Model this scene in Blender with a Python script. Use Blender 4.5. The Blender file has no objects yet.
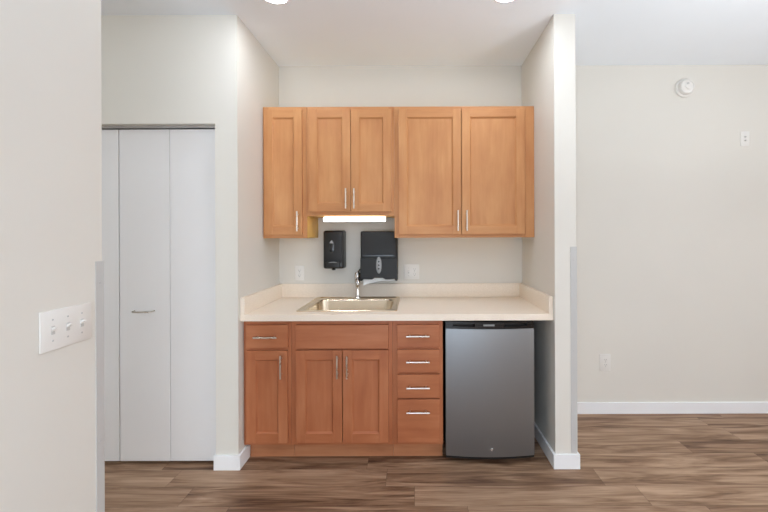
import bpy, bmesh, math, random
from mathutils import Vector, Matrix
random.seed(7)
PI = math.pi
scene = bpy.context.scene
COL = scene.collection

# ------------------------------------------------------------------ measuring
F, VX, VY, CH = 370.0, 415.0, 235.2, 1.391       # focal length in px, vanishing point, camera height
ROLL = math.radians(0.2)
AT = [VX, VY]                                   # where in the photo the measures below were taken (undoes the camera's roll)
def at(px, py): AT[0], AT[1] = px, py
def PX(px, D): return (px - VX - ROLL*(AT[1]-VY)) * D / F
def PZ(py, D): return CH + (VY - py - ROLL*(AT[0]-VX)) * D / F

# ------------------------------------------------------------------ materials
def newmat(name):
    m = bpy.data.materials.new(name); m.use_nodes = True
    nt = m.node_tree; b = nt.nodes['Principled BSDF']
    return m, nt, b
def lin(c):
    return tuple(((x/255)/12.92 if x/255 <= .04045 else ((x/255+.055)/1.055)**2.4) for x in c) + (1,)
def N(nt, t, **kw):
    n = nt.nodes.new(t)
    for k, v in kw.items(): setattr(n, k, v)
    return n
def ramp(nt, stops):
    r = N(nt, 'ShaderNodeValToRGB'); e = r.color_ramp.elements
    while len(e) < len(stops): e.new(.5)
    for i, (p, c) in enumerate(stops):
        e[i].position = p; e[i].color = c
    return r
def paint(name, c, rough=.6, bump=.05, scale=350, var=.015, spec=.3):
    m, nt, b = newmat(name); L = nt.links
    tc = N(nt, 'ShaderNodeTexCoord')
    no = N(nt, 'ShaderNodeTexNoise'); no.inputs['Scale'].default_value = 1.7; no.inputs['Detail'].default_value = 3
    L.new(tc.outputs['Object'], no.inputs['Vector'])
    c = lin(c)
    r = ramp(nt, [(.3, tuple(x*(1-var) for x in c[:3])+(1,)), (.7, tuple(min(1, x*(1+var)) for x in c[:3])+(1,))])
    L.new(no.outputs['Fac'], r.inputs['Fac']); L.new(r.outputs['Color'], b.inputs['Base Color'])
    b.inputs['Roughness'].default_value = rough; b.inputs['Specular IOR Level'].default_value = spec
    if bump:
        n2 = N(nt, 'ShaderNodeTexNoise'); n2.inputs['Scale'].default_value = scale; n2.inputs['Detail'].default_value = 2
        L.new(tc.outputs['Object'], n2.inputs['Vector'])
        bp = N(nt, 'ShaderNodeBump'); bp.inputs['Strength'].default_value = bump; bp.inputs['Distance'].default_value = .001
        L.new(n2.outputs['Fac'], bp.inputs['Height']); L.new(bp.outputs['Normal'], b.inputs['Normal'])
    return m
def metal(name, c, rough=.3, brushed=None, met=1.0):
    m, nt, b = newmat(name); L = nt.links
    b.inputs['Base Color'].default_value = lin(c); b.inputs['Metallic'].default_value = met
    b.inputs['Roughness'].default_value = rough
    tc = N(nt, 'ShaderNodeTexCoord'); mp = N(nt, 'ShaderNodeMapping')
    mp.inputs['Scale'].default_value = brushed or (40, 40, 40)
    no = N(nt, 'ShaderNodeTexNoise'); no.inputs['Scale'].default_value = 1; no.inputs['Detail'].default_value = 4
    L.new(tc.outputs['Object'], mp.inputs['Vector']); L.new(mp.outputs['Vector'], no.inputs['Vector'])
    mr = N(nt, 'ShaderNodeMapRange'); mr.inputs['To Min'].default_value = rough*.85; mr.inputs['To Max'].default_value = rough*1.15
    L.new(no.outputs['Fac'], mr.inputs['Value']); L.new(mr.outputs['Result'], b.inputs['Roughness'])
    return m
def wood(name, dark, mid, light):
    m, nt, b = newmat(name); L = nt.links
    uv = N(nt, 'ShaderNodeUVMap'); uv.uv_map = 'UVMap'
    mp = N(nt, 'ShaderNodeMapping'); mp.inputs['Scale'].default_value = (2.2, 26, 1)
    L.new(uv.outputs['UV'], mp.inputs['Vector'])
    n1 = N(nt, 'ShaderNodeTexNoise'); n1.inputs['Scale'].default_value = 1.3; n1.inputs['Detail'].default_value = 6; n1.inputs['Roughness'].default_value = .6; n1.inputs['Distortion'].default_value = .4
    L.new(mp.outputs['Vector'], n1.inputs['Vector'])
    mp2 = N(nt, 'ShaderNodeMapping'); mp2.inputs['Scale'].default_value = (2.6, 6.5, 1)
    L.new(uv.outputs['UV'], mp2.inputs['Vector'])
    n2 = N(nt, 'ShaderNodeTexNoise'); n2.inputs['Scale'].default_value = 1.0; n2.inputs['Detail'].default_value = 3
    L.new(mp2.outputs['Vector'], n2.inputs['Vector'])
    mx = N(nt, 'ShaderNodeMath', operation='MULTIPLY_ADD'); mx.inputs[1].default_value = .35
    mm = N(nt, 'ShaderNodeMath', operation='MULTIPLY'); mm.inputs[1].default_value = .65
    L.new(n2.outputs['Fac'], mm.inputs[0]); L.new(n1.outputs['Fac'], mx.inputs[0]); L.new(mm.outputs[0], mx.inputs[2])
    r = ramp(nt, [(.30, lin(dark)), (.5, lin(mid)), (.68, lin(light))])
    L.new(mx.outputs[0], r.inputs['Fac']); L.new(r.outputs['Color'], b.inputs['Base Color'])
    b.inputs['Roughness'].default_value = .42; b.inputs['Specular IOR Level'].default_value = .35
    bp = N(nt, 'ShaderNodeBump'); bp.inputs['Strength'].default_value = .06; bp.inputs['Distance'].default_value = .001
    L.new(n1.outputs['Fac'], bp.inputs['Height']); L.new(bp.outputs['Normal'], b.inputs['Normal'])
    return m
def plastic(name, c, rough=.4, spec=.5):
    return paint(name, c, rough=rough, bump=0, var=.01, spec=spec)
def emit(name, c, s):
    m, nt, b = newmat(name)
    b.inputs['Base Color'].default_value = (.9, .9, .9, 1)
    b.inputs['Emission Color'].default_value = c + (1,); b.inputs['Emission Strength'].default_value = s
    return m

def floor_material():
    m, nt, b = newmat('vinyl_plank'); L = nt.links
    tc = N(nt, 'ShaderNodeTexCoord'); sp = N(nt, 'ShaderNodeSeparateXYZ'); L.new(tc.outputs['Object'], sp.inputs[0])
    def M(op, a, b_=None, c=None):
        n = N(nt, 'ShaderNodeMath', operation=op)
        for i, v in enumerate((a, b_, c)):
            if v is None: continue
            if isinstance(v, (int, float)): n.inputs[i].default_value = v
            else: L.new(v, n.inputs[i])
        return n.outputs[0]
    W, LEN = .1515, 1.22
    yr = M('DIVIDE', M('SUBTRACT', sp.outputs['Y'], 2.655), W)
    row = M('FLOOR', yr); fy = M('SUBTRACT', yr, row)
    wn = N(nt, 'ShaderNodeTexWhiteNoise', noise_dimensions='1D'); L.new(row, wn.inputs['W'])
    xr = M('ADD', M('DIVIDE', sp.outputs['X'], LEN), M('MULTIPLY', wn.outputs['Value'], 7.3))
    cx = M('FLOOR', xr); fx = M('SUBTRACT', xr, cx)
    cid = M('ADD', M('MULTIPLY', row, 17.13), M('MULTIPLY', cx, 5.71))
    w2 = N(nt, 'ShaderNodeTexWhiteNoise', noise_dimensions='1D'); L.new(cid, w2.inputs['W'])
    off = M('MULTIPLY', w2.outputs['Value'], 50.0)
    def streak(sx, sy, det, dist, o=0.):
        cb = N(nt, 'ShaderNodeCombineXYZ')
        L.new(M('MULTIPLY', sp.outputs['X'], sx), cb.inputs[0]); L.new(M('MULTIPLY', sp.outputs['Y'], sy), cb.inputs[1]); L.new(M('ADD', off, o), cb.inputs[2])
        no = N(nt, 'ShaderNodeTexNoise'); no.inputs['Scale'].default_value = 1; no.inputs['Detail'].default_value = det
        no.inputs['Distortion'].default_value = dist; no.inputs['Roughness'].default_value = .55
        L.new(cb.outputs[0], no.inputs['Vector']); return no.outputs['Fac']
    s1 = streak(1.35, 14, 7, 1.3); s2 = streak(5, 120, 4, .3, 9.)
    v = M('ADD', M('MULTIPLY', s1, .74), M('MULTIPLY', s2, .26))
    v = M('ADD', v, M('MULTIPLY', M('SUBTRACT', w2.outputs['Value'], .5), .13))
    r = ramp(nt, FLOOR_STOPS); L.new(v, r.inputs['Fac'])
    # plank joints
    e1 = M('LESS_THAN', fy, .014); e2 = M('LESS_THAN', fx, .0018)
    edge = M('MAXIMUM', e1, e2)
    mx = N(nt, 'ShaderNodeMix', data_type='RGBA'); mx.inputs['B'].default_value = lin((70, 52, 42)) if False else lin((70, 52, 42))
    L.new(M('MULTIPLY', edge, .6), mx.inputs['Factor']); L.new(r.outputs['Color'], mx.inputs[6]); mx.inputs[7].default_value = lin((72, 54, 44))
    L.new(mx.outputs[2], b.inputs['Base Color'])
    b.inputs['Roughness'].default_value = .5; b.inputs['Specular IOR Level'].default_value = .3
    bp = N(nt, 'ShaderNodeBump'); bp.inputs['Strength'].default_value = .12; bp.inputs['Distance'].default_value = .001
    L.new(s2, bp.inputs['Height']); L.new(bp.outputs['Normal'], b.inputs['Normal'])
    return m
FLOOR_STOPS = [(.33, lin((84, 58, 43))), (.41, lin((121, 92, 71))), (.50, lin((149, 119, 95))), (.66, lin((186, 156, 130)))]

def laminate():
    m, nt, b = newmat('countertop_laminate'); L = nt.links
    tc = N(nt, 'ShaderNodeTexCoord')
    no = N(nt, 'ShaderNodeTexNoise'); no.inputs['Scale'].default_value = 260; no.inputs['Detail'].default_value = 2
    L.new(tc.outputs['Object'], no.inputs['Vector'])
    r = ramp(nt, [(.35, lin((230, 218, 202))), (.6, lin((244, 232, 217)))])
    L.new(no.outputs['Fac'], r.inputs['Fac']); L.new(r.outputs['Color'], b.inputs['Base Color'])
    b.inputs['Roughness'].default_value = .38; b.inputs['Specular IOR Level'].default_value = .4
    return m

WALL = paint('wall_paint', (220, 217, 210))
CEIL = paint('ceiling_paint', (240, 245, 251), rough=.8)
TRIM = paint('trim_paint', (238, 240, 243), rough=.4, bump=0)
DOORM = paint('bifold_paint', (232, 232, 234), rough=.45, bump=0)
TRACK = metal('track_steel', (190, 190, 190), .4, met=.6)
FLOORM = floor_material()
LAM = laminate()
WOOD = wood('maple_stained', (182, 122, 78), (197, 140, 92), (208, 154, 104))
REDWOOD = wood('maple_stained_red', (158, 92, 60), (174, 107, 71), (187, 122, 85))
KICK = wood('maple_toe_kick', (158, 102, 70), (182, 124, 88), (194, 138, 102))
WOODIN = wood('maple_side_panel', (212, 166, 90), (226, 182, 102), (236, 194, 116))
NICKEL = metal('satin_nickel', (222, 216, 208), .28)
CHROME = metal('chrome', (214, 212, 210), .14)
STEEL = metal('sink_stainless', (222, 207, 184), .26, (8, 90, 8))
FRIDGE = metal('fridge_stainless', (158, 164, 170), .46, (4, 4, 300))
BLACK = plastic('black_plastic', (13, 13, 14), .28)
COVER = plastic('towel_cover_plastic', (33, 33, 33), .42, .3)
BLACKM = plastic('black_matte_plastic', (11, 11, 12), .5)
SMOKE = plastic('smoked_plastic', (30, 31, 33), .2)
GREYB = plastic('grey_badge_plastic', (150, 152, 154), .3)
WHITEP = plastic('white_plastic', (229, 227, 223), .35)
COLLAR = plastic('switch_collar', (196, 195, 192), .5)
SLOT = plastic('dark_slot', (110, 108, 105), .6)
GUARD = plastic('corner_guard_vinyl', (194, 194, 193), .3)
PAPER = paint('paper_towel', (240, 240, 238), rough=.9, bump=.1)
DARKGAP = plastic('rubber_gasket', (34, 34, 34), .7)
LAMP = emit('downlight_lens', (.90, .96, 1.0), 26.0)
STRIP = emit('strip_light_lens', (.98, .98, 1.0), 5.0)

# ------------------------------------------------------------------ mesh helpers
class MB:
    def __init__(s): s.bm = bmesh.new(); s.uv = s.bm.loops.layers.uv.new('UVMap')
    def _uv(s, faces, g):
        o = (random.uniform(0, 40), random.uniform(0, 40))
        for f in faces:
            for l in f.loops:
                c = l.vert.co; a = [0, 1, 2]; a.remove(g)
                l[s.uv].uv = (c[g] + o[0], c[a[0]] + c[a[1]] + o[1])
    def _add(s, tmp, g=2):
        me = bpy.data.meshes.new('t'); tmp.to_mesh(me); tmp.free()
        n = len(s.bm.faces); s.bm.from_mesh(me); bpy.data.meshes.remove(me)
        s.bm.faces.ensure_lookup_table(); s._uv(s.bm.faces[n:], g)
    def box(s, x0, x1, y0, y1, z0, z1, bev=0, g=2, seg=2):
        t = bmesh.new(); bmesh.ops.create_cube(t, size=1)
        for v in t.verts:
            v.co = Vector(((x0+x1)/2 + v.co.x*(x1-x0), (y0+y1)/2 + v.co.y*(y1-y0), (z0+z1)/2 + v.co.z*(z1-z0)))
        if bev: bmesh.ops.bevel(t, geom=t.edges[:], offset=bev, segments=seg, profile=.5, affect='EDGES')
        s._add(t, g); return s
    def prism(s, pts, axis, a, b, bev=0, g=2, seg=2):
        """closed polygon extruded along axis between a and b; pts in the two other axes order"""
        t = bmesh.new(); A = []; B = []
        def co(p, w):
            c = [0, 0, 0]; r = [0, 1, 2]; r.remove(axis); c[axis] = w; c[r[0]] = p[0]; c[r[1]] = p[1]; return c
        for p in pts: A.append(t.verts.new(co(p, a))); B.append(t.verts.new(co(p, b)))
        t.faces.new(A); t.faces.new(B[::-1]); n = len(pts)
        for i in range(n): t.faces.new((A[i], B[i], B[(i+1) % n], A[(i+1) % n]))
        bmesh.ops.recalc_face_normals(t, faces=t.faces[:])
        if bev:
            es = [e for e in t.edges if any(abs(v.co[axis]-a) < 1e-6 for v in e.verts) and all(abs(v.co[axis]-a) < 1e-6 for v in e.verts)]
            bmesh.ops.bevel(t, geom=es, offset=bev, segments=seg, profile=.5, affect='EDGES')
        s._add(t, g); return s
    def tube(s, pts, r, n=12, g=0):
        t = bmesh.new(); rs = r if isinstance(r, (list, tuple)) else [r]*len(pts)
        pts = [Vector(p) for p in pts]; rings = []; up = None
        for i, p in enumerate(pts):
            d = (pts[min(i+1, len(pts)-1)] - pts[max(i-1, 0)]).normalized()
            if up is None: up = d.orthogonal().normalized()
            up = (up - d*up.dot(d)).normalized(); w = d.cross(up)
            rings.append([t.verts.new(p + (up*math.cos(2*PI*k/n) + w*math.sin(2*PI*k/n))*rs[i]) for k in range(n)])
        for a, b in zip(rings, rings[1:]):
            for k in range(n): t.faces.new((a[k], a[(k+1) % n], b[(k+1) % n], b[k]))
        t.faces.new(rings[0][::-1]); t.faces.new(rings[-1])
        bmesh.ops.recalc_face_normals(t, faces=t.faces[:])
        s._add(t, g); return s
    def lathe(s, prof, c, axis=2, n=40, sign=1):
        """prof: (radius, height) from bottom to top, closed with caps"""
        t = bmesh.new(); rings = []
        a1, a2 = [i for i in (0, 1, 2) if i != axis]
        for r, h in prof:
            ring = []
            for k in range(n):
                co = [0, 0, 0]; co[axis] = c[axis] + h*sign
                co[a1] = c[a1] + r*math.cos(2*PI*k/n); co[a2] = c[a2] + r*math.sin(2*PI*k/n)
                ring.append(t.verts.new(co))
            rings.append(ring)
        for a, b in zip(rings, rings[1:]):
            for k in range(n): t.faces.new((a[k], a[(k+1) % n], b[(k+1) % n], b[k]))
        t.faces.new(rings[0][::-1]); t.faces.new(rings[-1])
        bmesh.ops.recalc_face_normals(t, faces=t.faces[:])
        s._add(t, 2); return s
    def rings(s, rs, cap0=False, cap1=True):
        t = bmesh.new(); R = [[t.verts.new(p) for p in r] for r in rs]; n = len(R[0])
        for a, b in zip(R, R[1:]):
            for k in range(n): t.faces.new((a[k], a[(k+1) % n], b[(k+1) % n], b[k]))
        if cap0: t.faces.new(R[0][::-1])
        if cap1: t.faces.new(R[-1])
        bmesh.ops.recalc_face_normals(t, faces=t.faces[:])
        s._add(t, 2); return s
    def build(s, name, mat, parent=None, smooth=False, label=None, base=None):
        me = bpy.data.meshes.new(name)
        org = Vector(base) if base is not None else Vector((0, 0, 0))
        if parent is not None: org = parent.matrix_basis.translation.copy() if parent.get('_w') is None else Vector(parent['_w'])
        # meshes are modelled in world coordinates; shift to the local frame
        bmesh.ops.translate(s.bm, verts=s.bm.verts[:], vec=-org)
        s.bm.to_mesh(me); s.bm.free()
        me.materials.append(mat)
        if smooth:
            for p in me.polygons: p.use_smooth = True
            try: me.set_sharp_from_angle(angle=math.radians(40))
            except Exception: pass
        o = bpy.data.objects.new(name, me); COL.objects.link(o)
        if parent is not None:
            o.parent = parent; WORLD[o.name] = org
        else:
            o.location = org; WORLD[o.name] = org
        o['_w'] = tuple(org)
        if label: o['label'] = label
        return o
WORLD = {}
def tag(o, label, cat, group=None):
    o['label'] = label; o['category'] = cat
    if group: o['group'] = group
    return o
def thing(name, label, cat, loc, group=None):
    o = bpy.data.objects.new(name, None); o.empty_display_size = .05; COL.objects.link(o)
    o.location = loc; o['_w'] = tuple(loc)
    return tag(o, label, cat, group)
def struct(o): o['kind'] = 'structure'; return o
def rrect(cx, cy, w, d, r, z, n=8, axes='xy'):
    pts = []
    for (sx, sy, a0) in ((1, 1, 0), (-1, 1, 90), (-1, -1, 180), (1, -1, 270)):
        for k in range(n+1):
            a = math.radians(a0 + 90*k/n)
            x = cx + sx*(w/2-r) + r*math.cos(a); y = cy + sy*(d/2-r) + r*math.sin(a)
            pts.append((x, y, z) if axes == 'xy' else (x, z, y))
    return pts

# ------------------------------------------------------------------ the room
YB, YF, H = 2.88, 2.206, PZ(66, 2.88)
XL, XR, PIER = -1.0565, .832, PX(576.2, YF)
XN, YN = -1.037, 1.2275                      # near left wall: face and end
at(170, 290); JX = PX(215.5, YF); HZ = PZ(123.6, YF)      # closet jamb and header
ROOM_R, ROOM_B, ROOM_L = 4.4, -3.4, -2.62
JL = JX - 4*.309 - .012
def wallbox(name, *a): return struct(MB().box(*a).build(name, WALL))

struct(MB().box(ROOM_L-.15, ROOM_R+.15, ROOM_B-.15, YB+.12, -.05, 0).build('floor', FLOORM))
struct(MB().box(ROOM_L-.15, ROOM_R+.15, ROOM_B-.15, YB+.12, H, H+.08).build('ceiling', CEIL))
wallbox('wall_back', ROOM_L-.15, ROOM_R+.15, YB, YB+.12, 0, H)
wallbox('wall_left', ROOM_L-.15, ROOM_L, ROOM_B-.15, YB, 0, H)
m = MB(); m.box(XN-.12, XN, ROOM_B, YN, 0, H, .003)
struct(m.build('wall_left_near', WALL))
m = MB()                                     # closet front with its door opening
m.box(JX, XL, YF, YF+.050, 0, H); m.box(JX+.006, XL, YF+.050, YF+.115, 0, H); m.box(ROOM_L, JL, YF, YF+.115, 0, H); m.box(JL, JX, YF, YF+.115, HZ, H)
m.box(XL-.10, XL, YF+.115, YB, 0, H)
struct(m.build('wall_closet', WALL))
m = MB(); m.box(XR, PIER, YF, YB, 0, H, .003); struct(m.build('wall_right_alcove', WALL))
# right and rear walls, with window openings; both rear ones added for daylight
def wall_with_window(name, axis, pos, thick, a0, a1, w0, w1, z0, z1):
    m = MB()
    def bx(p, q, zz0, zz1):
        if axis == 'x': m.box(min(pos, pos+thick), max(pos, pos+thick), p, q, zz0, zz1)
        else: m.box(p, q, min(pos, pos+thick), max(pos, pos+thick), zz0, zz1)
    bx(a0, w0, 0, H); bx(w1, a1, 0, H); bx(w0, w1, 0, z0); bx(w0, w1, z1, H)
    return struct(m.build(name, WALL))
WR = (-2.2, 0.9, .35, 2.45); WB = (-.3, 2.3, .35, 2.45)
wall_with_window('wall_right', 'x', ROOM_R, .15, ROOM_B, YB, *WR)
wall_with_window('wall_rear', 'y', ROOM_B, -.15, XN-.12, ROOM_R, *WB)
WE = (ROOM_L+.2, XN-.35, .35, 2.45)  # unseen opening put in to light the closet doors from the front
wall_with_window('wall_rear_left', 'y', ROOM_B, -.15, ROOM_L, XN-.12, *WE)
def window(name, axis, pos, w0, w1, z0, z1, n):
    m = MB(); t = .05
    def bx(p, q, zz0, zz1):
        if axis == 'x': m.box(pos, pos+.06, p, q, zz0, zz1, .003)
        else: m.box(p, q, pos-.06, pos, zz0, zz1, .003)
    bx(w0, w1, z0, z0+t); bx(w0, w1, z1-t, z1)
    for k in range(n+1):
        c = w0 + t/2 + (w1-w0-t)*k/n; bx(c-t/2, c+t/2, z0+t, z1-t)
    return struct(m.build(name, TRIM))
window('window_1', 'x', ROOM_R+.05, *WR, 3); window('added_window_2', 'y', ROOM_B-.05, *WB, 4); window('added_window_3', 'y', ROOM_B-.05, *WE, 1)

# baseboards
BH, BT = .087, .014
def base(name, segs):
    m = MB()
    for s in segs: m.box(*s, 0, BH, .002)
    return struct(m.build(name, TRIM))
base('baseboard_back', [(PIER, ROOM_R, YB-BT, YB)])
base('baseboard_left', [(JX-BT*.6, XL+BT, YF-BT, YF), (XL, XL+BT, YF, 2.330)])
base('baseboard_right', [(XR-BT, PIER+BT, YF-BT, YF), (XR-BT, XR, YF, YB), (PIER, PIER+BT, YF, YB-BT)])
base('baseboard_near', [(XN, XN+BT, ROOM_B, YN+BT), (XN-.12, XN, YN, YN+BT), (XN-.12-BT, XN-.12, ROOM_B, YN+BT)])

# corner guards
def corner_guard(label, x, y, sx, z0, z1, wside, wfront):
    """L of clear vinyl round an outside corner at (x, y)"""
    t = thing('corner_guard', label, 'corner guard', (x, y, z0), None)
    th = .0025; m = MB()
    # leg on the x-facing side, leg on the y-facing side
    ys = 1 if wfront > 0 else -1
    m.box(*(sorted((x, x+sx*th))), *(sorted((y+ys*0-ys*0, y+wside))), z0, z1)
    m.box(*(sorted((x+sx*th, x-sx*abs(wfront)))), *(sorted((y, y-math.copysign(th, wside)))), z0, z1)
    m.build('guard_strip', GUARD, t)
    return t, th
# right pier: outside corner at (PIER, YF); wall lies to -x and +y
t, th = corner_guard('clear vinyl corner guard on the pier right of the refrigerator', PIER, YF, 1, BH+.005, PZ(248, YF), .035, .035)
for py in (261, 352, 441):
    MB().lathe([(.0035, 0), (.0035, .0012), (.002, .002)], (PIER-.018, YF-th, PZ(py, YF)), 1, 12, -1).build('nail', TRACK, t)
# near left corner at (XN, YN); wall lies to -x and -y
t, th = corner_guard('clear vinyl corner guard at the edge of the near left wall, beside the switches', XN, YN, 1, BH+.005, PZ(261, 1.21), -.028, .028)
for py in (283, 442):
    MB().lathe([(.0030, 0), (.0030, .0012), (.002, .002)], (XN+th, YN-.014, PZ(py, 1.206)), 0, 12, 1).build('nail', TRACK, t)

# bifold closet doors: two leaves pairs
DY = YF + .052
def bifold(name, x_right, knob_on):
    root = bpy.data.objects.new(name, None); COL.objects.link(root); root.location = (x_right, DY, 0); root['_w'] = (x_right, DY, 0)
    struct(root)
    for k in range(2):
        a, b = x_right - (k+1)*.309, x_right - k*.309
        m = MB(); m.box(a+.0012, b-.0012, DY, DY+.03, .018, PZ(129.3, DY), .0025)
        p = m.build('door_panel', DOORM, root)
        if k == knob_on:
            z = PZ(311.3, DY); x0, x1 = PX(134.5, DY), PX(154.5, DY)
            h = MB(); h.tube([(x0, DY, z+.004), (x0, DY-.02, z+.003), (x0+.006, DY-.027, z)] + [(x1-.006, DY-.027, z), (x1, DY-.02, z+.003), (x1, DY, z+.004)], .0042, 10)
            h.build('handle', NICKEL, p, True)
    return root
bifold('door_1', JX+.0035, 1)
bifold('door_2', JX+.0035-.618-.003, 5)
m = MB()
m.box(JL, JX, DY-.006, DY+.034, PZ(127.9, DY-.006), HZ, .001)
tag(m.build('door_track', TRACK), 'grey metal sliding track above the folding closet doors', 'door track')
m = MB(); m.box(JX-.04, JX, DY-.004, DY+.03, 0, .018, .002)
tag(m.build('floor_bracket', TRACK), 'small metal pivot bracket on the floor at the closet jamb', 'bracket')

# ------------------------------------------------------------------ wooden cabinets
def shaker(x0, x1, z0, z1, y, st=.057, rt=.057, rb=.057):
    m = MB(); t = .019
    m.box(x0, x0+st, y, y+t, z0, z1, .0015, 2); m.box(x1-st, x1, y, y+t, z0, z1, .0015, 2)
    m.box(x0+st, x1-st, y, y+t, z1-rt, z1, .0015, 0); m.box(x0+st, x1-st, y, y+t, z0, z0+rb, .0015, 0)
    # small moulding slope round the recess and the panel itself
    m.box(x0+st-.004, x1-st+.004, y+.0115, y+.016, z0+rb-.004, z1-rt+.004, 0, 2)
    d = .0085
    for (pa, pb, ax) in (((x0+st, z0+rb), (x1-st, z0+rb), 'b'), ((x0+st, z1-rt), (x1-st, z1-rt), 't')):
        s = 1 if ax == 'b' else -1; z = pa[1]
        m.prism([(y+.0020, z), (y+.0115, z), (y+.0115, z+s*d)], 0, pa[0], pb[0], g=0)
    for xx, s in ((x0+st, 1), (x1-st, -1)):
        m.prism([(xx, y+.0020), (xx, y+.0115), (xx+s*d, y+.0115)], 2, z0+rb, z1-rt, g=2)
    return m
def slab(x0, x1, z0, z1, y): return MB().box(x0, x1, y, y+.019, z0, z1, .002, 0)
def pull(parent, p0, p1, y):
    """bar pull between two (x, z) points, standing .03 off the face y"""
    m = MB(); r = .0052; off = .030
    d = Vector((p1[0]-p0[0], 0, p1[1]-p0[1])); a = Vector((p0[0], y-off, p0[1])); b = a + d; u = d.normalized()
    m.tube([a, a+u*.001, b-u*.001, b], [r*.8, r, r, r*.8], 12)
    for q in (a+u*.022, b-u*.022):
        m.tube([q, q+Vector((0, off, 0))], .0038, 10)
    return m.build('handle', NICKEL, parent, True)
def carcass(m, x0, x1, y0, y1, z0, z1, top=True):
    t = .016
    m.box(x0, x0+t, y0, y1, z0, z1, 0, 2); m.box(x1-t, x1, y0, y1, z0, z1, 0, 2)
    m.box(x0+t, x1-t, y0, y1, z0, z0+t, 0, 0); m.box(x0+t, x1-t, y1-.006, y1, z0+t, z1, 0, 2)
    if top: m.box(x0+t, x1-t, y0, y1-.006, z1-t, z1, 0, 0)
    return m
def frame(m, x0, x1, z0, z1, y, sl, sr, rt, rb, mids=(), muls=()):
    t = .019; b = .0008
    m.box(x0, x0+sl, y, y+t, z0, z1, b, 2); m.box(x1-sr, x1, y, y+t, z0, z1, b, 2)
    m.box(x0+sl, x1-sr, y, y+t, z1-rt, z1, b, 0); m.box(x0+sl, x1-sr, y, y+t, z0, z0+rb, b, 0)
    for (a, c) in mids: m.box(x0+sl, x1-sr, y, y+t, a, c, b, 0)
    for (a, c) in muls: m.box(a, c, y, y+t, z0+rb, z1-rt, b, 2)
    return m

# wall cabinets
UD, UF = 2.556, 2.575
at(400, 170); UT = PZ(106.6, UF)
S1, S2, S3 = XL + .304, XL + .304 + .610, XL + .304 + .610 + .914
e = .0006
def wall_cabinet(label, x0, x1, z0, doors, handles, st=.038):
    t = thing('wall_cabinet', label, 'cabinet', ((x0+x1)/2, YB, z0), 'maple wall cabinets')
    m = MB(); carcass(m, x0+e, x1-e, UF+.019, YB-.001, z0, UT); m.build('body', WOODIN, t)
    m = MB(); frame(m, x0+e, x1-e, z0, UT, UF, st, st, .035, .035); m.build('face_frame', WOOD, t)
    for (a, b, zb, zt), (hx, h0, h1) in zip(doors, handles):
        d = shaker(a, b, zb, zt, UD).build('door', WOOD, t)
        pull(d, (hx, h0), (hx, h1), UD)
    return t
zt = PZ(108.9, UD); zb = PZ(234.3, UD); zm = PZ(211.5, UD)
CB = PZ(237.8, UF); MBT = PZ(215.8, UF)
HF = 2.53
def hz(a, b): return (PZ(b, HF), PZ(a, HF))
wall_cabinet('narrow single-door maple wall cabinet at the left end, beside the alcove wall', XL+.001, S1,  CB,
    [(PX(264.2, UD), PX(301.8, UD), zb, zt)], [(PX(296.8, HF), *hz(210.8, 231))])
wall_cabinet('shorter two-door maple wall cabinet above the soap dispenser, with light below', S1, S2, MBT,
    [(PX(308.7, UD), PX(350.5, UD), zm, zt), (PX(351.0, UD), PX(391.4, UD), zm, zt)],
    [(PX(345.5, HF), *hz(188, 208.3)), (PX(353.8, HF), *hz(188, 208.3))])
t = wall_cabinet('widest two-door maple wall cabinet at the right, above the refrigerator', S2, S3, CB,
    [(PX(398.6, UD), PX(461.2, UD), zb, zt), (PX(461.8, UD), PX(524.8, UD), zb, zt)],
    [(PX(457.9, HF), *hz(210.3, 231)), (PX(466.8, HF), *hz(210.3, 231))])
MB().box(S3, XR-.001, UF, UF+.019, CB, UT, .0008, 2).build('filler_strip', WOOD, t)

# base cabinets
at(345, 385); BD, BF = 2.257, 2.276
CT, CU = PZ(314.6, 2.232), PZ(321.0, 2.232)
KZ = PZ(444.5, BF)
def base_cabinet(name, label, x0, x1, top=True, sl=.038, sr=.038, mids=()):
    t = thing(name, label, 'cabinet', ((x0+x1)/2, YB, 0), 'maple base cabinets')
    m = MB(); carcass(m, x0+e, x1-e, BF+.019, YB-.02, KZ, CU-.001, top); m.build('body', WOODIN, t)
    m = MB(); frame(m, x0+e, x1-e, KZ, CU-.001, BF, sl, sr, .038, .03, mids); m.build('face_frame', REDWOOD, t)
    kx = x0+e if x0 > XL+.01 else XL+BT+.001
    m = MB(); m.box(kx, x1-e, 2.331, 2.347, 0, KZ, .0006, 0)
    m.box(kx+.01, kx+.026, 2.347, YB-.03, 0, KZ, 0, 1); m.box(x1-.03, x1-.014, 2.347, YB-.03, 0, KZ, 0, 1)
    m.build('toe_kick', KICK, t)
    return t
B0 = XL+.001; B1, B2, B3 = PX(291.5, BF), PX(392.8, BF), PX(443.0, BF)
z1t, z1b = PZ(324.9, BD), PZ(347.8, BD); dt, db = PZ(350.4, BD), PZ(443.0, BD)
HB = 2.23
t = base_cabinet('base_cabinet', 'narrow maple base cabinet with one drawer over one door, by left alcove wall', B0, B1, mids=[(z1b-.03, z1b+.02)])
d = slab(PX(246, BD), PX(287.8, BD), z1b, z1t, BD).build('drawer', REDWOOD, t); pull(d, (PX(253, HB), PZ(337.6, HB)), (PX(276.6, HB), PZ(337.6, HB)), BD)
d = shaker(PX(246, BD), PX(287.4, BD), db, dt, BD).build('door', REDWOOD, t); pull(d, (PX(280.3, HB), PZ(379, HB)), (PX(280.3, HB), PZ(355.6, HB)), BD)
t = base_cabinet('sink_cabinet', 'two-door maple sink cabinet with a plain front panel, below the sink', B1, B2, False, mids=[(z1b-.03, z1b+.02)])
slab(PX(295.8, BD), PX(388.6, BD), PZ(348.6, BD), z1t, BD).build('false_front', REDWOOD, t)
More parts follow.
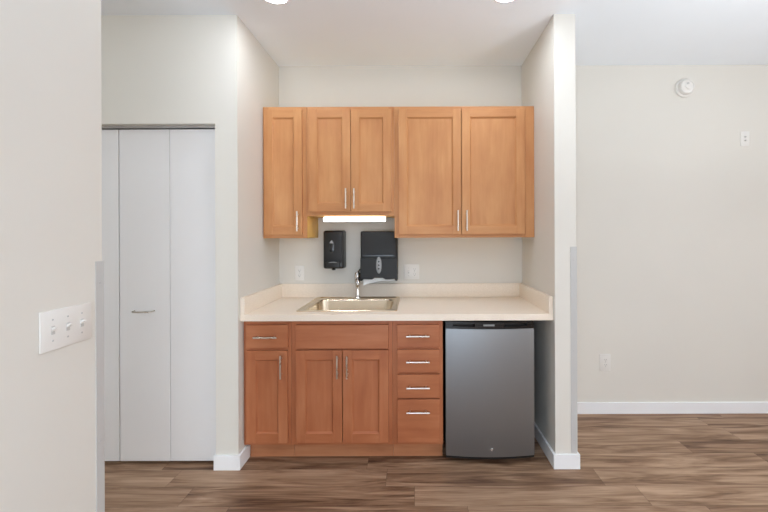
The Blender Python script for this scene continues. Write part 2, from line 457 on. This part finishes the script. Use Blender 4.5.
for a, b, hx in ((295.8, 342.0, 337), (342.7, 388.5, 346.8)):
    d = shaker(PX(a, BD), PX(b, BD), db, dt, BD).build('door', REDWOOD, t)
    pull(d, (PX(hx, HB), PZ(378.8, HB)), (PX(hx, HB), PZ(355.8, HB)), BD)
dz = [(347.5, 325.0, 336.8), (372.3, 350.0, 362.6), (398.0, 374.9, 388.6), (442.6, 399.8, 413.2)]
t = base_cabinet('drawer_cabinet', 'maple base cabinet with a stack of four drawers, left of the refrigerator', B2, B3,
                 mids=[(PZ(a, BD)-.02, PZ(a, BD)+.012) for a, _, _ in dz[:3]])
for a, b, h in dz:
    d = slab(PX(397.2, BD), PX(439.8, BD), PZ(a, BD), PZ(b, BD), BD).build('drawer', REDWOOD, t)
    pull(d, (PX(406.2, HB), PZ(h, HB)), (PX(429.8, HB), PZ(h, HB)), BD)

at(400, 290)
# ------------------------------------------------------------------ countertop with splashes
CF = 2.232
SX0, SX1, SY0, SY1 = PX(295.2, 2.318), PX(397.0, 2.318), 2.318, 2.843     # sink rim
HX0, HX1, HY0, HY1 = SX0+.02, SX1-.02, SY0+.015, SY1-.05                  # cut-out
t = thing('countertop', 'cream laminate countertop running over the base cabinets and the refrigerator', 'countertop', ((XL+XR)/2, CF, CU))
m = MB(); a, b = XL+.001, XR-.001
bm = m.bm
def ringverts(z, grow=0): pass
tb = bmesh.new()
def slab_with_hole(tb, X, Y, z0, z1):
    V = {}
    for i, x in enumerate(X):
        for j, y in enumerate(Y):
            for k, z in enumerate((z0, z1)): V[i, j, k] = tb.verts.new((x, y, z))
    n, q = len(X)-1, len(Y)-1
    for i in range(n):
        for j in range(q):
            if (i, j) == (1, 1): continue
            tb.faces.new((V[i, j, 1], V[i+1, j, 1], V[i+1, j+1, 1], V[i, j+1, 1])); tb.faces.new((V[i, j, 0], V[i, j+1, 0], V[i+1, j+1, 0], V[i+1, j, 0]))
    for i in range(n):
        tb.faces.new((V[i, 0, 0], V[i+1, 0, 0], V[i+1, 0, 1], V[i, 0, 1])); tb.faces.new((V[i, q, 0], V[i, q, 1], V[i+1, q, 1], V[i+1, q, 0]))
    for j in range(q):
        tb.faces.new((V[0, j, 0], V[0, j, 1], V[0, j+1, 1], V[0, j+1, 0])); tb.faces.new((V[n, j, 0], V[n, j+1, 0], V[n, j+1, 1], V[n, j, 1]))
    c = [(1, 1), (2, 1), (2, 2), (1, 2)]
    for p, q2 in zip(c, c[1:]+c[:1]): tb.faces.new((V[(*p, 0)], V[(*p, 1)], V[(*q2, 1)], V[(*q2, 0)]))
    bmesh.ops.recalc_face_normals(tb, faces=tb.faces[:])
    es = [e_ for e_ in tb.edges if all(abs(v.co.y-Y[0]) < 1e-6 and abs(v.co.z-z1) < 1e-6 for v in e_.verts)]
    bmesh.ops.bevel(tb, geom=es, offset=.003, segments=3, profile=.5, affect='EDGES')
slab_with_hole(tb, [a, HX0, HX1, b], [CF, HY0, HY1, YB-.001], CU, CT)
m._add(tb, 0); m.build('slab', LAM, t)
SPZ = PZ(283.6, 2.86); ST = .025
m = MB(); m.box(a+ST, b-ST, YB-.020, YB-.001, CT, SPZ, .0012, 0); m.build('backsplash', LAM, t)
m = MB(); m.box(a, a+ST, CF, YB-.001, CT, SPZ, .0012, 1); m.build('side_splash', LAM, t)
m = MB(); m.box(b-ST, b, CF, YB-.001, CT, SPZ, .0012, 1); m.build('side_splash', LAM, t)

# ------------------------------------------------------------------ sink and faucet
cx, cy, w, dd = (SX0+SX1)/2, (SY0+SY1)/2, SX1-SX0, SY1-SY0
t = thing('sink', 'stainless steel drop-in sink with one bowl set in the cream countertop', 'sink', (cx, cy, CT))
bw, bd, by = w-.085, dd-.125, SY0+.035+(dd-.125)/2
R = [rrect(cx, cy, w, dd, .022, CT+.0005), rrect(cx, cy, w, dd, .022, CT+.004), rrect(cx, cy, w-.006, dd-.006, .020, CT+.007),
     rrect(cx, cy, w-.022, dd-.022, .018, CT+.007), rrect(cx, cy, w-.030, dd-.030, .018, CT+.003),
     rrect(cx, by, bw+.012, bd+.012, .075, CT+.003), rrect(cx, by, bw, bd, .07, CT-.001), rrect(cx, by, bw-.008, bd-.008, .068, CT-.010),
     rrect(cx, by, bw-.03, bd-.03, .066, CT-.13), rrect(cx, by, bw-.045, bd-.045, .062, CT-.155), rrect(cx, by, bw-.09, bd-.09, .05, CT-.165),
     rrect(cx, by, .11, .11, .054, CT-.170)]
m = MB(); m.rings(R, cap1=True); m.build('basin', STEEL, t, True)
MB().lathe([(.055, 0), (.052, .003), (.04, .002), (.03, -.002), (.001, -.003)], (cx, by, CT-.1695), 2, 32).build('drain', CHROME, t, True)
fx, fy, fz = PX(357.6, 2.79), 2.790, CT+.0035
t = thing('faucet', 'chrome single-lever faucet rising behind the sink bowl', 'faucet', (fx, fy, fz))
m = MB()
m.lathe([(.030, 0), (.030, .004), (.026, .010), (.018, .018), (.016, .03), (.013, .07), (.014, .10), (.018, .112), (.023, .118), (.023, .124)], (fx, fy, fz), 2, 32)
m.build('column', CHROME, t, True)
q = Vector((-fx, -fy, 0)).normalized()          # the spout is swung a little towards the middle of the room
def sp(d, h): return (fx+q.x*d, fy+q.y*d, fz+h)
m = MB(); m.tube([sp(.0, .140), sp(.03, .143), (sp(.08, .150)), sp(.115, .150), sp(.138, .142), sp(.145, .126)], [.020, .020, .019, .018, .017, .016], 20)
m.build('spout', CHROME, t, True)
MB().lathe([(.022, .124), (.0245, .128), (.0255, .145), (.025, .168), (.021, .186), (.014, .196), (.002, .199)], (fx, fy, fz), 2, 32).build('handle_cap', CHROME, t, True)
MB().tube([(fx, fy, fz+.186), (fx+.006, fy+.014, fz+.202), (fx+.010, fy+.028, fz+.214), (fx+.012, fy+.034, fz+.215)], [.008, .0065, .006, .004], 12).build('lever', CHROME, t, True)

# ------------------------------------------------------------------ dispensers
def rbox_y(m, x0, x1, z0, z1, y_back, y_front, r, soft=.012, taper=.0):
    """rounded housing whose face looks to -y: rings from the wall out to the face"""
    cx, cz, w, h = (x0+x1)/2, (z0+z1)/2, x1-x0, z1-z0
    rs = [rrect(cx, cz, w, h, r, y_back, 8, 'xz')]
    rs.append(rrect(cx, cz, w-taper, h-taper, r, y_front+soft, 8, 'xz'))
    for k in range(1, 5):
        a = k/4*PI/2; q = soft*(1-math.cos(a)); dy = soft*math.sin(a)
        rs.append(rrect(cx, cz, w-taper-2*q, h-taper-2*q, max(r-q, .003), y_front+soft-dy, 8, 'xz'))
    m.rings(rs, cap0=True, cap1=True)
sy = 2.785
sx0, sx1, sz0, sz1 = PX(322.9, sy), PX(343.8, sy), PZ(269.0, sy), PZ(230.0, sy)
t = thing('soap_dispenser', 'black plastic soap dispenser mounted on the wall above the sink', 'soap dispenser', ((sx0+sx1)/2, YB, sz0))
m = MB(); rbox_y(m, sx0, sx1, sz0, sz1, YB, sy, .016, .014, .006); m.build('housing', BLACK, t, True)
scx = (sx0+sx1)/2
m = MB(); m.rings([rrect(scx, PZ(248, sy), .128, .235, .022, sy+.001, 8, 'xz'), rrect(scx, PZ(248, sy), .124, .231, .02, sy-.004, 8, 'xz'), rrect(scx, PZ(248, sy), .112, .219, .016, sy-.006, 8, 'xz')]); m.build('front_cover', BLACKM, t, True)
m = MB(); wx, wz = PX(332.0, sy), PZ(246, sy); m.rings([rrect(wx, wz, .040, .092, .0199, sy-.005, 8, 'xz'), rrect(wx, wz, .038, .090, .0189, sy-.008, 8, 'xz'), rrect(wx, wz, .030, .082, .0149, sy-.0095, 8, 'xz')]); m.build('level_window', SMOKE, t, True)
m = MB(); m.prism([(wx-.016, wz+.022), (wx+.016, wz+.022), (wx+.009, wz+.034), (wx+.003, wz+.044), (wx-.003, wz+.044), (wx-.009, wz+.034)], 1, sy-.0105, sy-.009); m.build('emblem', GREYB, t)
m = MB(); rbox_y(m, scx-.052, scx+.052, PZ(267.5, sy), PZ(261.0, sy), sy+.01, sy-.018, .018, .006); pb = m.build('push_bar', BLACK, t, True)
m = MB()
pts = [(scx-.036, 0), (scx-.018, .006), (scx, .008), (scx+.018, .006), (scx+.036, 0), (scx+.018, .001), (scx, .003), (scx-.018, .001)]
m.prism([(x, PZ(262.4, sy)+z) for x, z in pts], 1, sy-.0195, sy-.017); m.build('grip_mark', GREYB, pb)
MB().lathe([(.014, 0), (.014, .012), (.018, .018), (.018, .04)], (scx, sy+.012, PZ(269.9, sy)), 2, 20).build('nozzle', SMOKE, t, True)

ty = 2.745
tx0, tx1, tz0, tz1 = PX(360.2, ty), PX(397.4, ty), PZ(280.7, ty), PZ(231.0, ty)
tcx = (tx0+tx1)/2
t = thing('paper_towel_dispenser', 'black plastic folded paper towel dispenser mounted on the wall right of the faucet', 'towel dispenser', (tcx, YB, tz0))
m = MB(); rbox_y(m, tx0, min(tx1, S2-.002), tz0+.03, tz1, YB, ty+.004, .010, .012, .004)
rbox_y(m, tx0, tx1, tz0+.03, min(tz1, CB-.003), YB, ty+.0045, .010, .012, .004); m.build('housing', BLACKM, t, True)
m = MB(); zc = PZ(258, ty)
# lower cover with notched bottom edge
m.prism([(tx0+.002, zc), (tx1-.002, zc), (tx1, tz0), (tx1-.014, tz0), (tx1-.020, tz0+.014), (tcx+.05, tz0+.010), (tcx+.03, tz0+.022), (tcx-.03, tz0+.022), (tcx-.05, tz0+.010), (tx0+.020, tz0+.014), (tx0+.014, tz0), (tx0, tz0)],
        1, ty-.006, YB-.02, .004)
m.build('lower_cover', COVER, t)
m = MB(); m.rings([rrect(tcx, PZ(255.5, ty), .225, .012, .005, ty-.004, 6, 'xz'), rrect(tcx, PZ(255.5, ty), .222, .010, .0045, ty-.009, 6, 'xz')], cap0=True); m.build('ridge', SMOKE, t, True)
m = MB(); bxc, bzc = PX(379.0, ty), PZ(265.0, ty)
def ell(y, a, b): return [(bxc+a*math.cos(2*PI*k/32), y, bzc+b*math.sin(2*PI*k/32)) for k in range(32)]
m.rings([ell(ty-.005, .021, .064), ell(ty-.010, .020, .062), ell(ty-.013, .015, .056)], cap0=True); bd_ = m.build('badge', GREYB, t, True, 'grey oval badge')
m = MB()
for k, zz in enumerate((-.026, 0, .026)):
    m.lathe([(.0062, 0), (.0062, .0012), (.004, .0016)], (bxc, ty-.0128, bzc+zz), 1, 14, -1)
m.build('badge_marks', SMOKE, bd_)
# sheet end: slightly curved sheet hanging from the slot
m = MB(); A, B2_ = [], []
n = 14; tb = bmesh.new(); va = []; vb = []
for k in range(n+1):
    u = k/n; x = tx0+.022+(tx1-tx0-.044)*u
    drop = .048 - .036*min(1, u*1.7)**.8 if u < .6 else .014
    ax_ = abs(x-tcx); nz = .021 if ax_ < .03 else (.021-(ax_-.03)/.02*.012 if ax_ < .05 else .008)
    va.append(tb.verts.new((x, ty+.015, tz0+nz))); vb.append(tb.verts.new((x, ty+.010+.006*math.sin(u*5), tz0-drop+.012)))
for k in range(n): tb.faces.new((va[k], va[k+1], vb[k+1], vb[k]))
m._add(tb); o = m.build('paper_towel', PAPER, None, base=(tcx, ty, tz0)); tag(o, 'white paper towel end poking from the bottom of the black towel dispenser', 'paper towel')
so = o.modifiers.new('thick', 'SOLIDIFY'); so.thickness = .002

# ------------------------------------------------------------------ electrical plates
def plate(name, label, cat, c, gang, devices, w=None, h=.114):
    """wall plate looking to -y; devices: 'outlet' / 'toggle' / 'coax'"""
    w = w or .070 + .046*(gang-1)
    t = thing(name, label, cat, c)
    m = MB(); m.box(c[0]-w/2, c[0]+w/2, c[1]-.006, c[1], c[2]-h/2, c[2]+h/2, .0025); m.build('cover_plate', WHITEP, t, True)
    for k, dv in enumerate(devices):
        x = c[0] + (k-(gang-1)/2)*.046; y = c[1]-.006
        if dv == 'outlet':
            for s in (1, -1):
                z = c[2]+s*.0195
                m = MB(); m.rings([rrect(x, z, .033, .028, .011, y+.001, 6, 'xz'), rrect(x, z, .032, .027, .0105, y-.0022, 6, 'xz')], cap0=True)
                r_ = m.build('receptacle', WHITEP, t, True)
                m = MB()
                m.box(x-.0075, x-.0055, y-.0028, y-.002, z-.001, z+.008); m.box(x+.0055, x+.0075, y-.0028, y-.002, z-.001, z+.007)
                m.lathe([(.0028, 0), (.0028, .0006)], (x, y-.0022, z-.0075), 1, 12, -1)
                m.build('slots', SLOT, r_)
            MB().lathe([(.003, 0), (.002, .001)], (x, y, c[2]), 1, 12, -1).build('screw', TRACK, t)
        elif dv == 'toggle':
            m = MB(); m.box(x-.0055, x+.0055, y-.0012, y+.001, c[2]-.012, c[2]+.012, .0004); m.build('toggle_collar', COLLAR, t)
            m = MB(); m.prism([(y+.001, c[2]-.004), (y+.001, c[2]+.006), (y-.009, c[2]+.011), (y-.011, c[2]+.006)], 0, x-.0042, x+.0042); m.build('toggle', WHITEP, t)
            for s in (1, -1): MB().lathe([(.0028, 0), (.002, .001)], (x, y, c[2]+s*.030), 1, 12, -1).build('screw', TRACK, t)
        elif dv == 'coax':
            for s in (1, -1): MB().lathe([(.0065, 0), (.0065, .003), (.0045, .003), (.0045, .009)], (x, y, c[2]+s*.014), 1, 16, -1).build('jack', COLLAR, t)
    return t
plate('electrical_outlet', 'white outlet plate above the countertop, left of the soap dispenser', 'outlet', (PX(299.8, YB), YB, PZ(272.6, YB)), 1, ['outlet'])
plate('switch_and_outlet', 'white two-gang switch and outlet plate right of the black towel dispenser', 'outlet', (PX(411.7, YB), YB, PZ(271.8, YB)), 2, ['toggle', 'outlet'])
plate('electrical_outlet', 'white outlet plate low on the bare back wall, above the baseboard', 'outlet', (PX(604.8, YB), YB, PZ(362.9, YB)), 1, ['outlet'], .084, .130)
plate('wall_plate', 'white jack plate high on the bare wall below the smoke alarm', 'wall plate', (PX(745, YB), YB, PZ(140, YB)), 1, ['coax'])
t = plate('light_switch', 'white three-gang plate of toggle switches on the near left wall', 'light switch', (0, 0, 0), 3, ['toggle']*3)
t.location = (XN, 1.0985, 1.124); t.rotation_euler = (0, 0, PI/2)

at(684, 110)
# smoke alarm
t = thing('smoke_alarm', 'round white smoke alarm high on the bare wall near the ceiling', 'smoke alarm', (PX(683.8, YB), YB, PZ(88.5, YB)))
c = (PX(683.8, YB), YB, PZ(88.5, YB))
MB().lathe([(.072, 0), (.072, .012), (.069, .016), (.060, .017)], c, 1, 40, -1).build('base_ring', WHITEP, t, True)
MB().lathe([(.057, .016), (.059, .034), (.052, .046), (.040, .050), (.039, .047), (.022, .047), (.021, .052), (.001, .053)], c, 1, 40, -1).build('cover', WHITEP, t, True)
MB().lathe([(.009, .05), (.009, .055), (.007, .056)], (c[0]-.004, c[1], c[2]+.02), 1, 16, -1).build('test_button', COLLAR, t, True)

# ------------------------------------------------------------------ refrigerator
at(490, 390); fx0, fx1 = PX(446.0, 2.255), PX(534.6, 2.255)
fb, ft = .020, .860
t = thing('mini_refrigerator', 'compact refrigerator with stainless door and black trim under the countertop', 'refrigerator', ((fx0+fx1)/2, 2.5, 0))
m = MB(); m.box(fx0+.004, fx1-.004, 2.315, 2.80, fb+.012, ft, .006); m.build('body', BLACKM, t)
def bow(zs, y_edge, bulge, x0, x1, yback, n=20):
    pts = []
    for k in range(n+1):
        u = k/n; pts.append((x0+(x1-x0)*u, y_edge - bulge*(1-(2*u-1)**2)))
    return pts + [(x1, yback), (x0, yback)]
seam = PZ(329.0, 2.25)
m = MB(); m.prism(bow(0, 2.262, .022, fx0, fx1, 2.305), 2, .044, seam, .002, seg=2)
dr = m.build('door', FRIDGE, t, True, 'stainless steel door')
m = MB(); m.prism(bow(0, 2.266, .020, fx0+.001, fx1-.001, 2.3145), 2, .030, .044); m.build('bottom_trim', BLACKM, dr)
m = MB(); m.box(fx0+.003, fx1-.003, 2.305, 2.3148, .046, seam+.02, 0); m.build('gasket', DARKGAP, dr)
m = MB(); m.prism(bow(0, 2.266, .020, fx0, fx1, 2.3145), 2, seam+.0005, seam+.014)
m.prism(bow(0, 2.272, .018, fx0, fx1, 2.3145), 2, ft-.010, ft)
# top trim with two grip recesses
fw = fx1-fx0
for a, b in ((0, .08), (.33, .66), (.92, 1)):
    n = 6; P = []
    for k in range(n+1):
        u = a+(b-a)*k/n; P.append((fx0+fw*u, 2.268-.020*(1-(2*u-1)**2)))
    m.prism(P+[(fx0+fw*b, 2.3145), (fx0+fw*a, 2.3145)], 2, seam+.014, ft-.010)
m.box(fx0+.01, fx1-.01, 2.295, 2.3145, seam+.014, ft-.010)
tt = m.build('handle_trim', BLACK, dr, True, 'black plastic grip trim')
m = MB()
xc = PX(489.5, 2.24); 
m.box(xc-.034, xc+.034, 2.2468, 2.2485, PZ(326.6, 2.24), PZ(324.8, 2.24), .0005); m.build('logo', GREYB, dr)
lk = (PX(491.6, 2.24), 2.2405, PZ(449.6, 2.24))
MB().lathe([(.0085, 0), (.0085, .004), (.006, .0055), (.005, .004), (.001, .004)], lk, 1, 20, -1).build('lock', CHROME, dr, True)
for x in (fx0+.04, fx1-.04):
    for y in (2.35, 2.74): MB().lathe([(.016, 0), (.016, .008), (.009, .010), (.009, fb+.013)], (x, y, 0), 2, 16).build('foot', BLACKM, t, True)

# ------------------------------------------------------------------ lamps
lx0, lx1 = PX(323.6, 2.60), PX(385.8, 2.60)
lz1 = MBT - .0005; lz0 = PZ(221.2, 2.60)
t = thing('strip_light', 'glowing white strip light under the short middle wall cabinet', 'light', ((lx0+lx1)/2, 2.64, lz1))
m = MB(); m.box(lx0, lx1, 2.650, 2.70, lz0+.006, lz1, .002); m.build('housing', WHITEP, t)
m = MB(); m.box(lx0+.001, lx1-.001, 2.600, 2.6495, lz0+.002, lz1-.006, .006, seg=4); strip_lens = m.build('lens', STRIP, t, True)
LR = .070
# strength and tint of every light, added fills included: name -> (r, g, b) power
LIGHT = dict(
    front=(80, 85, 90), hall_fill=(22, 25, 27), strip=(5, 5.1, 5.3), win_left_fill=(40, 44.5, 47), sky=(3.15, 3.1, 3.1),
    ceiling_fill=(3, 5, 7), ceiling_fill_right=(38, 41.5, 44), front_fill=(12.5, 15.5, 18.5))
def split(c):
    m = max(c); m = m if m > 0 else 1e-9
    return m, tuple(x/m for x in c)
def lens_mat(key):
    m, c = split(LIGHT[key]); return emit('downlight_lens_' + key, c, m)
MATS = {k: lens_mat(k) for k in ('front', 'hall_fill', 'strip')}
strip_lens.data.materials[0] = MATS['strip']
def downlight(label, x, y, key, first=[None]):
    loc = (x, y, H)
    if first[0] is None:
        t = thing('recessed_light', label, 'ceiling light', loc, 'recessed ceiling lights')
        m = MB(); m.lathe([(LR+.015, 0), (LR+.014, .004), (LR+.002, .006), (LR, .0015)], loc, 2, 40, -1); m.build('trim_ring', TRIM, t, True)
        m = MB(); m.lathe([(LR, .001), (LR-.001, .0045), (.001, .0050)], loc, 2, 40, -1); m.build('lens', MATS[key], t, True)
        first[0] = t
        return t
    src = first[0]; r = src.copy(); COL.objects.link(r); r.location = loc; r['label'] = label
    for ch in list(src.children):
        c = ch.copy(); COL.objects.link(c); c.parent = r
        if ch.name.startswith('lens'):
            c.data = ch.data.copy(); c.data.materials[0] = MATS[key]
    return r
downlight('left of the two round recessed ceiling lights in front of the alcove', -.765, 2.018, 'front')
downlight('right of the two round recessed ceiling lights in front of the alcove', .505, 2.012, 'front')
downlight('added unseen ceiling light brightening the folding closet doors', -1.75, 1.5, 'hall_fill')  # lamp added out of view to brighten the dark closet side

# daylight through the window openings, plus made-up soft fill lamps out of view
def area(key, loc, rot, sx, sy_=None, spread=180):
    L = bpy.data.lights.new(key, 'AREA'); L.shape = 'RECTANGLE' if sy_ else 'DISK'; L.size = sx
    if sy_: L.size_y = sy_
    L.energy, L.color = split(LIGHT[key]); L.spread = math.radians(spread)
    o = bpy.data.objects.new(key, L); COL.objects.link(o); o.location = loc; o.rotation_euler = rot
area('win_left_fill', ((WE[0]+WE[1])/2, ROOM_B-.13, (WE[2]+WE[3])/2), (PI/2, 0, 0), WE[1]-WE[0], WE[3]-WE[2])  # extra lamp added in the rear-left opening to boost its light
area('ceiling_fill', (-.1, -.5, 1.5), (PI-.45, 0, 0), .6, None, 120)  # added fill aimed up and forward at the ceiling
area('ceiling_fill_right', (2.1, .35, .8), (PI, 0, 0), .6, None, 140)  # added upward fill, out of view on the right
area('front_fill', (-.3, -.9, .75), (PI/2-.12, 0, 0), 1.1)  # added frontal fill behind the camera to flatten the shading
def portal(loc, rot, sx, sy_):
    L = bpy.data.lights.new('window_portal', 'AREA'); L.shape = 'RECTANGLE'; L.size = sx; L.size_y = sy_; L.cycles.is_portal = True
    o = bpy.data.objects.new('window_portal', L); COL.objects.link(o); o.location = loc; o.rotation_euler = rot
portal((ROOM_R+.14, (WR[0]+WR[1])/2, (WR[2]+WR[3])/2), (0, PI/2, 0), WR[3]-WR[2], WR[1]-WR[0])
portal(((WB[0]+WB[1])/2, ROOM_B-.14, (WB[2]+WB[3])/2), (PI/2, 0, 0), WB[1]-WB[0], WB[3]-WB[2])
portal(((WE[0]+WE[1])/2, ROOM_B-.14, (WE[2]+WE[3])/2), (PI/2, 0, 0), WE[1]-WE[0], WE[3]-WE[2])
w_ = bpy.data.worlds.new('daylight'); scene.world = w_; w_.use_nodes = True
bg = w_.node_tree.nodes['Background']; _m, _c = split(LIGHT['sky']); bg.inputs['Color'].default_value = _c + (1,); bg.inputs['Strength'].default_value = _m

# ------------------------------------------------------------------ camera
cam = bpy.data.cameras.new('camera'); co = bpy.data.objects.new('camera', cam); COL.objects.link(co)
cam.sensor_width = 36; cam.lens = F/768*36; cam.clip_start = .02
cam.shift_x = -(VX-384)/768; cam.shift_y = -(256-VY)/768
co.matrix_world = Matrix.Translation((0, 0, CH)) @ Matrix.Rotation(PI/2, 4, 'X') @ Matrix.Rotation(-ROLL, 4, 'Z')
scene.camera = co
for o in bpy.data.objects:
    if '_w' in o: del o['_w']

scene.view_settings.view_transform = 'Standard'; scene.view_settings.look = 'None'
scene.view_settings.exposure = 0.06; scene.view_settings.gamma = 1; scene.view_settings.use_curve_mapping = False
scene.cycles.max_bounces = 10; scene.cycles.diffuse_bounces = 8; scene.cycles.glossy_bounces = 4
scene.cycles.caustics_reflective = False; scene.cycles.caustics_refractive = False
scene.cycles.use_denoising = True
